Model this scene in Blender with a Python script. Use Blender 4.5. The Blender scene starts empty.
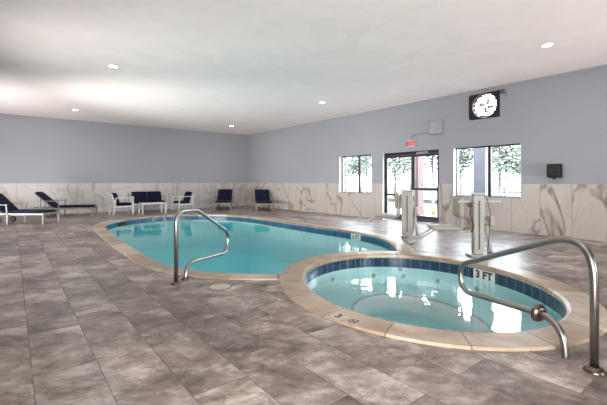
import bpy, bmesh, math, random
from mathutils import Vector, Matrix
random.seed(7)
C = bpy.context.scene.collection
PI = math.pi
R = math.radians

# ------------------------------------------------------------------ scene
sc = bpy.context.scene
sc.view_settings.view_transform = 'Standard'
sc.view_settings.look = 'None'
sc.view_settings.gamma = 1
sc.view_settings.use_curve_mapping = False
sc.view_settings.exposure = 0.38
sc.cycles.use_denoising = True
sc.cycles.max_bounces = 12
sc.cycles.diffuse_bounces = 6
sc.cycles.glossy_bounces = 4
sc.cycles.transmission_bounces = 6
sc.cycles.transparent_max_bounces = 16
sc.cycles.caustics_reflective = False
sc.cycles.caustics_refractive = False
sc.cycles.sample_clamp_indirect = 6.0

# ------------------------------------------------------------------ material helpers
class NT:
    def __init__(s, name):
        s.m = bpy.data.materials.new(name); s.m.use_nodes = True
        s.t = s.m.node_tree; s.t.nodes.clear()
        s.out = s.n('ShaderNodeOutputMaterial')
    def n(s, typ, **kw):
        x = s.t.nodes.new(typ)
        for k, v in kw.items(): setattr(x, k, v)
        return x
    def l(s, a, b): s.t.links.new(a, b)
    def setin(s, node, **kw):
        for k, v in kw.items():
            k = k.replace('_', ' ')
            if isinstance(v, bpy.types.NodeSocket): s.l(v, node.inputs[k])
            else: node.inputs[k].default_value = v
        return node
    def math(s, op, a, b=None, c=None, clamp=False):
        x = s.n('ShaderNodeMath', operation=op); x.use_clamp = clamp
        for i, v in enumerate((a, b, c)):
            if v is None: continue
            if isinstance(v, bpy.types.NodeSocket): s.l(v, x.inputs[i])
            else: x.inputs[i].default_value = v
        return x.outputs[0]
    def pos(s):
        return s.n('ShaderNodeTexCoord').outputs['Object']
    def xyz(s, v):
        x = s.n('ShaderNodeSeparateXYZ'); s.l(v, x.inputs[0]); return x.outputs
    def comb(s, a, b, c):
        x = s.n('ShaderNodeCombineXYZ')
        for i, v in enumerate((a, b, c)):
            if isinstance(v, bpy.types.NodeSocket): s.l(v, x.inputs[i])
            else: x.inputs[i].default_value = v
        return x.outputs[0]
    def noise(s, vec, scale, detail=4, rough=.55, dist=0, w=None):
        x = s.n('ShaderNodeTexNoise')
        if w is not None:
            x.noise_dimensions = '4D'
            if isinstance(w, bpy.types.NodeSocket): s.l(w, x.inputs['W'])
            else: x.inputs['W'].default_value = w
        s.l(vec, x.inputs['Vector'])
        x.inputs['Scale'].default_value = scale; x.inputs['Detail'].default_value = detail
        x.inputs['Roughness'].default_value = rough; x.inputs['Distortion'].default_value = dist
        return x.outputs[0]
    def ramp(s, fac, stops):
        x = s.n('ShaderNodeValToRGB'); s.l(fac, x.inputs[0])
        e = x.color_ramp.elements
        while len(e) < len(stops): e.new(.5)
        for el, (p, c) in zip(e, stops):
            el.position = p
            el.color = (*c, 1) if hasattr(c, '__len__') else (c, c, c, 1)
        return x.outputs[0]
    def mix(s, fac, a, b, mode='MIX'):
        x = s.n('ShaderNodeMix', data_type='RGBA', blend_type=mode)
        for i, v in ((0, fac), (6, a), (7, b)):
            if isinstance(v, bpy.types.NodeSocket): s.l(v, x.inputs[i])
            else: x.inputs[i].default_value = v if not hasattr(v, '__len__') else (*v, 1)
        return x.outputs[2]
    def bump(s, h, strength=.2, dist=.01):
        x = s.n('ShaderNodeBump'); s.l(h, x.inputs['Height'])
        x.inputs['Strength'].default_value = strength; x.inputs['Distance'].default_value = dist
        return x.outputs[0]
    def bsdf(s, color, rough=.5, metal=0, normal=None, spec=.5, **kw):
        b = s.n('ShaderNodeBsdfPrincipled')
        for nm, v in (('Base Color', color), ('Roughness', rough), ('Metallic', metal), ('Specular IOR Level', spec)):
            if isinstance(v, bpy.types.NodeSocket): s.l(v, b.inputs[nm])
            else: b.inputs[nm].default_value = (*v, 1) if hasattr(v, '__len__') else v
        if normal is not None: s.l(normal, b.inputs['Normal'])
        s.l(b.outputs[0], s.out.inputs[0])
        return b

def plain(name, col, rough=.5, metal=0, spec=.5, var=.08, scale=30, bump=0):
    t = NT(name); p = t.pos()
    nz = t.noise(p, scale, 3)
    c = t.mix(nz, tuple(x*(1-var) for x in col), tuple(min(1, x*(1+var)) for x in col))
    t.bsdf(c, rough, metal, t.bump(nz, bump, .003) if bump else None, spec)
    return t.m

def emis(name, col, strength):
    t = NT(name); e = t.n('ShaderNodeEmission'); e.inputs[0].default_value = (*col, 1); e.inputs[1].default_value = strength
    t.l(e.outputs[0], t.out.inputs[0]); return t.m

M = {}
def mats():
    # painted wall
    t = NT('blue_grey_paint'); p = t.pos()
    n1 = t.noise(p, .6, 3); n2 = t.noise(p, 90, 2)
    c = t.mix(n1, (.315, .330, .365), (.350, .366, .402))
    t.bsdf(c, .6, 0, t.bump(n2, .12, .002), .35); M['paint'] = t.m
    # ceiling
    t = NT('ceiling_plaster'); p = t.pos(); x, y, z = t.xyz(p)
    n1 = t.noise(p, 1.2, 6, .65, 1.2); n2 = t.noise(p, 22, 4)
    c = t.ramp(n1, [(.3, (.89, .82, .81)), (.7, (.955, .885, .87))])
    seam = t.math('LESS_THAN', t.math('ABSOLUTE', t.math('SUBTRACT', x, 4.38)), .012)
    c = t.mix(t.math('MULTIPLY', seam, .35), c, (.72, .72, .72))
    t.bsdf(c, .85, 0, t.bump(t.math('ADD', n1, t.math('MULTIPLY', n2, .3)), .25, .01), .2); M['ceiling'] = t.m
    # floor stone planks: rows run along Y, .348 wide, .8 long
    t = NT('stone_plank_tiles'); p = t.pos(); x, y, z = t.xyz(p)
    v = t.comb(t.math('ADD', y, .11), t.math('SUBTRACT', x, .1), 0.0)
    b = t.n('ShaderNodeTexBrick'); b.offset = .33; b.offset_frequency = 2
    t.l(v, b.inputs['Vector'])
    t.setin(b, Color1=(0, 0, 0, 1), Color2=(1, 1, 1, 1), Mortar=(.5, .5, .5, 1))
    b.inputs['Scale'].default_value = 1; b.inputs['Mortar Size'].default_value = .0024
    b.inputs['Mortar Smooth'].default_value = .1
    b.inputs['Brick Width'].default_value = .80; b.inputs['Row Height'].default_value = .348
    rnd = t.xyz(b.outputs['Color'])[0]
    w = t.math('MULTIPLY', rnd, 37.0)
    # stretched coordinates so the stone grain drifts obliquely
    mr = t.n('ShaderNodeMapping'); t.l(p, mr.inputs[0]); mr.inputs['Rotation'].default_value = (0, 0, .62)
    mp = t.n('ShaderNodeMapping'); t.l(mr.outputs[0], mp.inputs[0]); mp.inputs['Scale'].default_value = (1.15, 1.9, 1)
    g1 = t.noise(mp.outputs[0], 1.5, 9, .66, .9, w)
    g2 = t.noise(mp.outputs[0], 6, 8, .72, .5, w)
    g3 = t.noise(mr.outputs[0], 2.2, 5, .6, .6, w)
    g = t.math('ADD', t.math('ADD', t.math('MULTIPLY', g1, .50), t.math('MULTIPLY', g2, .26)), t.math('MULTIPLY', g3, .24))
    c = t.ramp(g, [(.38, (.034, .021, .016)), (.44, (.135, .099, .082)), (.505, (.255, .205, .180)), (.58, (.48, .42, .39))])
    # darker veins
    vn = t.math('ABSOLUTE', t.math('SUBTRACT', t.noise(mp.outputs[0], 1.6, 7, .62, 1.3, t.math('ADD', w, 5)), .5))
    vein = t.math('SUBTRACT', 1.0, t.math('DIVIDE', vn, .014), clamp=True)
    c = t.mix(t.math('MULTIPLY', vein, .55), c, (.05, .038, .034))
    tone = t.math('ADD', t.math('MULTIPLY', rnd, .62), .66)
    c = t.mix(1.0, c, t.comb(tone, tone, tone), 'MULTIPLY')
    c = t.mix(t.math('MULTIPLY', b.outputs['Fac'], .5), c, (.095, .08, .072))
    rg = t.math('ADD', t.math('MULTIPLY', g2, .16), .47)
    h = t.math('SUBTRACT', t.math('MULTIPLY', g2, .25), b.outputs['Fac'])
    b_ = t.bsdf(c, rg, 0, t.bump(h, .25, .004), .0); t.l(t.math('MULTIPLY_ADD', b.outputs['Fac'], -.8, .85), b_.inputs['Coat Weight']); b_.inputs['Coat IOR'].default_value = 1.53; b_.inputs['Coat Roughness'].default_value = .34; M['floor'] = t.m
    # marble
    for nm, axis, off in (('marble_long', 1, 2.72), ('marble_back', 0, .12)):
        t = NT(nm); p = t.pos(); q = t.xyz(p)
        u = t.math('DIVIDE', t.math('SUBTRACT', q[axis], off), .61)
        idx = t.math('FLOOR', u); fr = t.math('SUBTRACT', u, idx)
        joint = t.math('LESS_THAN', t.math('ABSOLUTE', t.math('SUBTRACT', fr, .5)), .4935)
        rot = t.math('MULTIPLY', t.math('SINE', t.math('MULTIPLY', idx, 12.9898)), 9.0)
        pv = t.comb(t.math('MULTIPLY', q[axis], 1.0), t.math('MULTIPLY', q[2], .55), rot)
        n1 = t.noise(pv, .85, 4, .45, 1.0)
        d1 = t.math('ABSOLUTE', t.math('SUBTRACT', n1, .5))
        band = t.math('SUBTRACT', 1.0, t.math('DIVIDE', d1, .030), clamp=True)
        n2 = t.noise(pv, 1.5, 5, .5, 1.2)
        d2 = t.math('ABSOLUTE', t.math('SUBTRACT', n2, .47))
        thin = t.math('SUBTRACT', 1.0, t.math('DIVIDE', d2, .012), clamp=True)
        cl = t.noise(pv, 3.0, 4)
        c = t.mix(cl, *(((.47, .43, .40), (.56, .52, .49)) if axis else ((.46, .43, .405), (.55, .52, .495))))
        c = t.mix(t.math('MULTIPLY', band, t.math('MULTIPLY', cl, 1.7 if axis else .9), clamp=True), c, (.20, .148, .105) if axis else (.24, .21, .185))
        c = t.mix(t.math('MULTIPLY', thin, .5), c, (.36, .34, .33))
        c = t.mix(joint, (.19, .17, .155), c)
        t.bsdf(c, .28, 0, None, .45); M[nm] = t.m
    # coping: tan cast stone with joints on the arc length (UV.x in metres)
    t = NT('tan_coping_stone'); p = t.pos()
    uv = t.n('ShaderNodeUVMap').outputs[0]; q = t.xyz(uv)
    fr = t.math('FRACT', t.math('DIVIDE', q[0], .62)); idx = t.math('FLOOR', t.math('DIVIDE', q[0], .62))
    jn = t.math('GREATER_THAN', t.math('ABSOLUTE', t.math('SUBTRACT', fr, .5)), .4895)
    nz = t.noise(p, 3.2, 6, .6, .5); nf = t.noise(p, 34, 3)
    rn = t.math('FRACT', t.math('MULTIPLY', t.math('SINE', t.math('MULTIPLY', idx, 78.233)), 437.5))
    k = t.math('ADD', t.math('MULTIPLY', nz, .7), t.math('MULTIPLY', rn, .25))
    c = t.ramp(k, [(.25, (.26, .165, .098)), (.42, (.395, .295, .20)), (.55, (.51, .42, .32)), (.68, (.62, .545, .45))])
    c = t.mix(t.math('MULTIPLY', t.math('GREATER_THAN', nf, .6), .18), c, (.40, .29, .19))
    c = t.mix(t.math('MULTIPLY', jn, .9), c, (.13, .085, .05))
    t.bsdf(c, .36, 0, t.bump(nf, .15, .004), 1.0); M['coping'] = t.m
    # waterline tile: UV in metres
    for nm, ca, cb, gr in (('navy_tile', (.005, .013, .030), (.013, .036, .070), (.19, .235, .25)), ('blue_tile', (.012, .040, .08), (.032, .095, .165), (.16, .22, .25))):
        t = NT(nm); uv = t.n('ShaderNodeUVMap').outputs[0]
        b = t.n('ShaderNodeTexBrick'); b.offset = 0; t.l(uv, b.inputs['Vector'])
        t.setin(b, Color1=(*ca, 1), Color2=(*cb, 1), Mortar=(*gr, 1)); b.inputs['Scale'].default_value = 1
        b.inputs['Brick Width'].default_value = .15; b.inputs['Row Height'].default_value = .15; b.inputs['Mortar Size'].default_value = .0045
        nz = t.noise(t.pos(), 28, 4)
        c = t.mix(t.math('MULTIPLY', nz, .55), b.outputs['Color'], tuple(2.6*v for v in cb))
        t.bsdf(c, .18, 0, t.bump(b.outputs['Fac'], -.3, .003), .55); M[nm] = t.m
    # pool plaster
    for nm, a, bb in (('pool_plaster', (.80, .90, .905), (.87, .94, .94)), ('spa_plaster', (.76, .80, .79), (.84, .87, .86))):
        t = NT(nm); nz = t.noise(t.pos(), 5, 5)
        t.bsdf(t.mix(nz, a, bb), .7, 0, None, .2); M[nm] = t.m
    # water: body absorbs red, surface mirrors by fresnel
    for nm, col, dens, wave, bs in (('pool_water', (.64, .94, .955), .38, 1.7, .05), ('spa_water', (.64, .93, .95), .20, 2.4, .045)):
        for side in (0, 1):
            t = NT(nm + ('_side' if side else ''))
            va = t.n('ShaderNodeVolumeAbsorption'); va.inputs['Color'].default_value = (*col, 1); va.inputs['Density'].default_value = dens
            t.l(va.outputs[0], t.out.inputs['Volume'])
            tr = t.n('ShaderNodeBsdfTransparent'); tr.inputs[0].default_value = (1, 1, 1, 1)
            if side: t.l(tr.outputs[0], t.out.inputs[0])
            else:
                nz = t.noise(t.pos(), wave, 3, .5, .4)
                nrm = t.bump(nz, bs, .1)
                gl = t.n('ShaderNodeBsdfGlossy'); gl.inputs['Roughness'].default_value = .05; t.l(nrm, gl.inputs['Normal'])
                gl.inputs['Color'].default_value = (1, 1, 1, 1)
                fr = t.n('ShaderNodeFresnel'); fr.inputs[0].default_value = 1.33; t.l(nrm, fr.inputs['Normal'])
                mx = t.n('ShaderNodeMixShader'); t.l(t.math('MULTIPLY', fr.outputs[0], t.math('SUBTRACT', 1.0, t.n('ShaderNodeNewGeometry').outputs['Backfacing'])), mx.inputs[0]); t.l(tr.outputs[0], mx.inputs[1]); t.l(gl.outputs[0], mx.inputs[2])
                t.l(mx.outputs[0], t.out.inputs[0])
            M[t.m.name] = t.m
    # window glass
    t = NT('clear_glass'); tr = t.n('ShaderNodeBsdfTransparent'); tr.inputs[0].default_value = (.93, .95, .95, 1)
    gl = t.n('ShaderNodeBsdfGlossy'); gl.inputs['Roughness'].default_value = .02
    fr = t.n('ShaderNodeFresnel'); fr.inputs[0].default_value = 1.45
    mx = t.n('ShaderNodeMixShader'); t.l(t.math('MULTIPLY', fr.outputs[0], t.math('SUBTRACT', 1.0, t.n('ShaderNodeNewGeometry').outputs['Backfacing'])), mx.inputs[0]); t.l(tr.outputs[0], mx.inputs[1]); t.l(gl.outputs[0], mx.inputs[2])
    t.l(mx.outputs[0], t.out.inputs[0]); M['glass'] = t.m
    # metals, plastics, fabrics
    t = NT('brushed_stainless'); nz = t.noise(t.pos(), 60, 3)
    t.bsdf(t.mix(nz, (.27, .255, .235), (.40, .38, .355)), t.math('ADD', t.math('MULTIPLY', nz, .12), .26), 1.0); M['steel'] = t.m
    M['tarnish'] = plain('tarnished_flange', (.17, .135, .115), .34, 1.0, var=.3, scale=40)
    M['white_frame'] = plain('white_powder_coat', (.68, .68, .67), .4, var=.03)
    M['grey_frame'] = plain('champagne_powder_coat', (.23, .215, .19), .42, var=.05)
    M['dark_bar'] = plain('dark_underframe', (.05, .045, .042), .5)
    t = NT('navy_canvas'); w_ = t.noise(t.pos(), 240, 2); n1 = t.noise(t.pos(), 6, 3)
    t.bsdf(t.mix(n1, (.003, .0045, .019), (.006, .009, .034)), .85, 0, t.bump(w_, .25, .002), .25); M['navy'] = t.m
    M['black_rubber'] = plain('black_rubber', (.012, .012, .013), .6)
    M['lift_white'] = plain('off_white_plastic', (.38, .375, .345), .42, var=.05, scale=8)
    M['lift_grey'] = plain('light_grey_steel', (.42, .43, .415), .38, var=.06)
    M['lift_tan'] = plain('beige_pad', (.40, .355, .29), .6, var=.08)
    M['lift_dark'] = plain('dark_grey_plastic', (.09, .088, .09), .45)
    M['strap'] = plain('brown_strap', (.12, .055, .04), .8)
    M['bronze'] = plain('dark_bronze_aluminium', (.022, .016, .017), .35, .3, var=.1)
    M['jamb'] = plain('white_jamb_paint', (.80, .80, .80), .55, var=.03)
    M['sill'] = plain('grey_stone_sill', (.16, .15, .14), .5)
    M['grey_box'] = plain('grey_enamel_box', (.34, .35, .37), .45, var=.03)
    M['conduit'] = plain('grey_conduit', (.27, .28, .30), .45)
    M['black_plastic'] = plain('black_plastic', (.007, .007, .009), .6, var=.2)
    M['sign_white'] = plain('white_sign_plastic', (.50, .43, .42), .4, var=.02)
    M['exit_red'] = emis('lit_red_letters', (.85, .05, .045), .75)
    M['lens'] = emis('lit_lamp_lens', (1, .96, .9), 14)
    M['trim_white'] = plain('white_trim_ring', (.82, .82, .81), .5, var=.02)
    M['lid'] = plain('cream_plastic_lid', (.52, .455, .37), .5, var=.08, scale=12)
    M['lid_ring'] = plain('grey_lid_ring', (.22, .195, .17), .5)
    M['tile_white'] = plain('white_glazed_tile', (.80, .80, .78), .25, var=.03)
    M['marker_tile'] = plain('pale_marker_tile', (.50, .45, .39), .3, var=.04)
    M['ink'] = plain('black_glaze', (.014, .014, .018), .35)
    M['ink_red'] = plain('red_brown_glaze', (.22, .05, .04), .4)
    M['yellow'] = plain('yellow_sticker', (.75, .50, .06), .5)
    M['rust'] = plain('rusty_orange_steel', (.40, .11, .04), .6, .2, var=.3)
    # outside
    t = NT('pale_concrete'); nz = t.noise(t.pos(), .7, 5)
    t.bsdf(t.mix(nz, (.12, .117, .111), (.16, .156, .15)), .8); M['concrete'] = t.m
    t = NT('asphalt'); nz = t.noise(t.pos(), 2, 6)
    t.bsdf(t.mix(nz, (.038, .037, .036), (.055, .054, .052)), .85); M['asphalt'] = t.m
    for nm, a, b_, mo in (('red_brick', (.066, .032, .031), (.085, .046, .044), (.085, .073, .07)), ('lilac_brick', (.060, .056, .063), (.076, .072, .080), (.095, .092, .095))):
        t = NT(nm); q = t.xyz(t.pos()); b = t.n('ShaderNodeTexBrick')
        t.l(t.comb(t.math('ADD', q[0], q[1]), q[2], 0.0), b.inputs['Vector'])
        t.setin(b, Color1=(*a, 1), Color2=(*b_, 1), Mortar=(*mo, 1)); b.inputs['Scale'].default_value = 1
        b.inputs['Brick Width'].default_value = .2; b.inputs['Row Height'].default_value = .075; b.inputs['Mortar Size'].default_value = .008
        t.bsdf(b.outputs['Color'], .8); M[nm] = t.m
    t = NT('leaf_green'); nz = t.noise(t.pos(), 1.3, 4); n2 = t.noise(t.pos(), 11, 2)
    c = t.mix(n2, t.mix(nz, (.105, .14, .105), (.155, .19, .15)), (.22, .25, .21))
    b = t.bsdf(c, .7, 0, None, .2); M['leaf'] = t.m
    M['bark'] = plain('bark', (.11, .10, .09), .9, var=.3, scale=9)
    M['fence'] = plain('grey_rail_paint', (.05, .05, .048), .6)
    M['kerb'] = plain('tan_kerb', (.06, .054, .047), .85, var=.15, scale=2)
    M['stucco'] = plain('pale_stucco', (.66, .64, .60), .85, var=.06, scale=3)
    M['ext_wall'] = plain('outside_stucco', (.60, .57, .53), .85, var=.06, scale=3)
mats()

# ------------------------------------------------------------------ object helpers
def link(name, bm, m, parent=None, smooth=False, bevel=0, seg=2):
    me = bpy.data.meshes.new(name); bm.normal_update(); bm.to_mesh(me); bm.free()
    for x in (m if isinstance(m, (list, tuple)) else [m]): me.materials.append(x)
    if smooth:
        for p in me.polygons: p.use_smooth = True
    o = bpy.data.objects.new(name, me); C.objects.link(o)
    if parent: o.parent = parent
    if bevel:
        b = o.modifiers.new('bevel', 'BEVEL'); b.width = bevel; b.segments = seg; b.limit_method = 'ANGLE'; b.angle_limit = R(40)
    return o

def thing(name, label, cat, loc=(0, 0, 0), rz=0, group=None):
    o = bpy.data.objects.new(name, None); o.empty_display_size = .1; C.objects.link(o)
    o.location = loc; o.rotation_euler = (0, 0, rz)
    return tag(o, label, cat, group)
def tag(o, label, cat, group=None):
    o['label'] = label; o['category'] = cat
    if group: o['group'] = group
    return o
def struct(o, label=None):
    o['kind'] = 'structure'
    if label: o['label'] = label
    return o
def copy_tree(o, parent=None):
    c = o.copy(); C.objects.link(c)
    if parent: c.parent = parent
    for ch in [x for x in bpy.data.objects if x.parent == o]: copy_tree(ch, c)
    return c

def box(bm, x0, x1, y0, y1, z0, z1, mi=0, mat=None):
    v = [bm.verts.new((x, y, z)) for z in (z0, z1) for y in (y0, y1) for x in (x0, x1)]
    if mat is not None:
        for q in v: q.co = mat @ q.co
    fs = []
    for f in ((0, 2, 3, 1), (4, 5, 7, 6), (0, 1, 5, 4), (2, 6, 7, 3), (0, 4, 6, 2), (1, 3, 7, 5)):
        fc = bm.faces.new([v[i] for i in f]); fc.material_index = mi; fs.append(fc)
    return v
def B(*a, **k):
    bm = bmesh.new(); box(bm, *a, **k); return bm
def bar(bm, a, b, w, d, up=(0, 0, 1)):
    """rectangular bar from a to b, w across, d along the up side"""
    a, b = Vector(a), Vector(b); t = (b-a).normalized(); u = Vector(up)
    s = t.cross(u)
    if s.length < 1e-4: s = t.cross(Vector((0, 1, 0)))
    s.normalize(); u = s.cross(t)
    q = []
    for p in (a, b):
        for i, j in ((-1, -1), (1, -1), (1, 1), (-1, 1)): q.append(bm.verts.new(p + s*i*w/2 + u*j*d/2))
    for f in ((3, 2, 1, 0), (4, 5, 6, 7), (0, 1, 5, 4), (1, 2, 6, 5), (2, 3, 7, 6), (3, 0, 4, 7)):
        bm.faces.new([q[i] for i in f])
def tube(bm, pts, r, n=12, cap=True):
    pts = [Vector(p) for p in pts]; rings = []
    t0 = (pts[1]-pts[0]).normalized()
    ref = Vector((0, 0, 1)) if abs(t0.z) < .9 else Vector((0, 1, 0))
    nrm = t0.cross(ref).normalized()
    for i, p in enumerate(pts):
        t = (pts[min(i+1, len(pts)-1)] - pts[max(i-1, 0)]).normalized()
        nrm = (nrm - t*nrm.dot(t)).normalized(); bn = t.cross(nrm)
        rr = r[i] if hasattr(r, '__len__') else r
        rings.append([bm.verts.new(p + (nrm*math.cos(2*PI*k/n) + bn*math.sin(2*PI*k/n))*rr) for k in range(n)])
    for a, b in zip(rings, rings[1:]):
        for k in range(n): bm.faces.new((a[k], a[(k+1) % n], b[(k+1) % n], b[k]))
    if cap:
        bm.faces.new(rings[0][::-1]); bm.faces.new(rings[-1])
def fillet(pts, rad, n=6):
    """round the inner corners of a 3-D polyline"""
    P = [Vector(p) for p in pts]; out = [P[0]]
    for i in range(1, len(P)-1):
        a, b, c = P[i-1], P[i], P[i+1]
        u, v = (a-b).normalized(), (c-b).normalized()
        r = rad[i-1] if hasattr(rad, '__len__') else rad
        ang = u.angle(v); d = min(r/math.tan(ang/2), (.48 if i > 1 else .9)*(a-b).length, (.48 if i < len(P)-2 else .9)*(c-b).length)
        s, e = b+u*d, b+v*d
        for k in range(n+1):
            t = k/n; out.append(s*(1-t)**2 + b*2*t*(1-t) + e*t*t)
    out.append(P[-1]); return out
def lathe(bm, prof, n=28, center=(0, 0, 0), axis='Z'):
    rings = []
    cx, cy, cz = center
    for r, z in prof:
        ring = []
        for k in range(n):
            a = 2*PI*k/n; x, y = r*math.cos(a), r*math.sin(a)
            co = {'Z': (cx+x, cy+y, cz+z), 'X': (cx+z, cy+x, cz+y), 'Y': (cx+y, cy+z, cz+x)}[axis]
            ring.append(bm.verts.new(co))
        rings.append(ring)
    for a, b in zip(rings, rings[1:]):
        for k in range(n): bm.faces.new((a[k], a[(k+1) % n], b[(k+1) % n], b[k]))
    if prof[0] == prof[-1]:
        bmesh.ops.remove_doubles(bm, verts=bm.verts, dist=1e-6); return
    if prof[0][0] > 1e-5: bm.faces.new(rings[0][::-1])
    if prof[-1][0] > 1e-5: bm.faces.new(rings[-1])
    bmesh.ops.remove_doubles(bm, verts=bm.verts, dist=1e-6)
def cushion(bm, L, W, T, mat, puff=.35):
    """soft rectangular pad, L x W x T, base at z=0, then moved by mat"""
    nx, ny = 12, 8; top, bot = {}, {}
    for i in range(nx+1):
        for j in range(ny+1):
            u, v = i/nx*2-1, j/ny*2-1
            e = (1-abs(u)**6)**.5*(1-abs(v)**6)**.5
            x, y = u*L/2*(1-.02*(v*v)), v*W/2*(1-.02*(u*u))
            top[i, j] = bm.verts.new(mat @ Vector((x, y, T*(.5+.5*(puff*e+(1-puff)*(e**.35))))))
            bot[i, j] = bm.verts.new(mat @ Vector((x, y, T*(.5-.5*(e**.35)))))
    for i in range(nx):
        for j in range(ny):
            bm.faces.new((top[i, j], top[i+1, j], top[i+1, j+1], top[i, j+1]))
            bm.faces.new((bot[i, j], bot[i, j+1], bot[i+1, j+1], bot[i+1, j]))
    rim = [(i, 0) for i in range(nx)] + [(nx, j) for j in range(ny)] + [(i, ny) for i in range(nx, 0, -1)] + [(0, j) for j in range(ny, 0, -1)]
    for a, b in zip(rim, rim[1:]+rim[:1]):
        bm.faces.new((top[a], bot[a], bot[b], top[b]))
    bmesh.ops.remove_doubles(bm, verts=bm.verts, dist=1e-5)
def text_mesh(name, s, size, m, parent, mat, ext=.0015, align='CENTER', bold=0):
    cu = bpy.data.curves.new(name, 'FONT'); cu.body = s; cu.size = size; cu.extrude = ext; cu.offset = bold
    cu.align_x = 'CENTER'; cu.align_y = 'CENTER'; cu.resolution_u = 3
    tmp = bpy.data.objects.new(name+'_tmp', cu)
    me = bpy.data.meshes.new_from_object(tmp); bpy.data.objects.remove(tmp); bpy.data.curves.remove(cu)
    me.transform(mat); me.materials.clear(); me.materials.append(m); me.name = name
    o = bpy.data.objects.new(name, me); C.objects.link(o); o.parent = parent
    return o

# ------------------------------------------------------------------ outlines in plan
SPA = Vector((3.87, 2.71)); SPA_ANG = R(66); AO, BO = 1.90, 1.66; CW = .30
def spa_ring(a, b, n=120):
    ca, sa = math.cos(SPA_ANG), math.sin(SPA_ANG); o = []
    for k in range(n):
        t = 2*PI*k/n; x, y = a*math.cos(t), b*math.sin(t)
        o.append(Vector((SPA.x + x*ca - y*sa, SPA.y + x*sa + y*ca)))
    return o
def in_spa(p, a, b):
    d = Vector((p[0], p[1])) - SPA; ca, sa = math.cos(SPA_ANG), math.sin(SPA_ANG)
    x, y = d.x*ca + d.y*sa, -d.x*sa + d.y*ca
    return (x/a)**2 + (y/b)**2 < 1
def catmull(pts, n=10):
    o = []; L = len(pts)
    for i in range(L):
        p0, p1, p2, p3 = (Vector(pts[(i+k-1) % L]) for k in range(4))
        for k in range(n):
            t = k/n
            o.append(.5*((2*p1) + (p2-p0)*t + (2*p0-5*p1+4*p2-p3)*t*t + (3*p1-p0-3*p2+p3)*t**3))
    return o
def offset_poly(poly, d):
    """inward offset of a counter-clockwise outline"""
    o = []; L = len(poly)
    for i in range(L):
        t = (poly[(i+1) % L] - poly[i-1]).normalized()
        o.append(poly[i] + Vector((-t.y, t.x))*d)
    return o
def area(p): return sum(a.x*b.y-b.x*a.y for a, b in zip(p, p[1:]+p[:1]))/2
PO = catmull([(6.73, 6.2), (6.72, 8.0), (6.70, 10.0), (6.62, 11.4), (6.2, 12.55), (5.35, 13.35), (4.2, 13.7), (3.1, 13.35), (2.2, 12.5), (1.74, 11.4),
              (1.57, 9.9), (1.48, 8.2), (1.45, 6.6), (1.48, 5.35), (1.82, 4.52), (2.40, 3.9), (3.2, 3.45), (4.3, 3.3), (5.25, 3.72), (6.0, 4.42), (6.52, 5.2)], 8)
assert area(PO) > 0
PI_ = offset_poly(PO, .27)
def cut_by_spa(poly, a, b, extra=None):
    """outline minus the spa ellipse: replaces the stretch inside it by the ellipse's own arc"""
    ins = [in_spa(p, a, b) for p in poly]; L = len(poly)
    s = next(i for i in range(L) if not ins[i] and ins[i-1])          # first outside point after the inside run
    run = [poly[(s+k) % L] for k in range(L) if not ins[(s+k) % L]]
    ring = spa_ring(a, b, 160)
    i0 = min(range(160), key=lambda k: (ring[k]-run[-1]).length); i1 = min(range(160), key=lambda k: (ring[k]-run[0]).length)
    return run, ring, i0, i1
run, ring, i0, i1 = cut_by_spa(PI_, AO-.06, BO-.06)
arc = []; k = i0
while k != i1: arc.append(ring[k]); k = (k-1) % 160                    # along the pool side of the spa
arc.append(ring[i1])
if len(arc) > 90:
    arc = []; k = i0
    while k != i1: arc.append(ring[k]); k = (k+1) % 160
    arc.append(ring[i1])
WATER = run + arc
run2, ring2, j0, j1 = cut_by_spa(PO, AO, BO)
arc2 = []; k = j0
while k != j1: arc2.append(ring2[k]); k = (k+1) % 160
arc2.append(ring2[j1])
if len(arc2) < 80:
    arc2 = []; k = j0
    while k != j1: arc2.append(ring2[k]); k = (k-1) % 160
    arc2.append(ring2[j1])
HOLE = offset_poly(run2 + arc2, .02)

def fill_poly(bm, outer, z, holes=()):
    es = []
    for lp in (outer, *holes):
        vs = [bm.verts.new((p[0], p[1], z)) for p in lp]
        es += [bm.edges.new((a, b)) for a, b in zip(vs, vs[1:]+vs[:1])]
    r = bmesh.ops.triangle_fill(bm, use_beauty=True, use_dissolve=False, edges=es)
    return [g for g in r['geom'] if isinstance(g, bmesh.types.BMFace)]

# ------------------------------------------------------------------ room shell
XR, YB, XL, YF, ZC = 9.44, 16.6, -2.6, -4.0, 3.57
TH = .26
bm = bmesh.new()
fs = fill_poly(bm, [Vector((XL-.0, YF)), Vector((XR+.0, YF)), Vector((XR, YB)), Vector((XL, YB))], 0, [HOLE])
for f in bm.faces:
    f.normal_update()
    if f.normal.z < 0: f.normal_flip()
struct(link('floor', bm, M['floor']), 'grey brown stone plank tile pool deck')
struct(link('ceiling', B(XL-TH, XR+TH, YF-TH, YB+TH, ZC, ZC+.2), M['ceiling']), 'white textured plaster ceiling')

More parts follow.
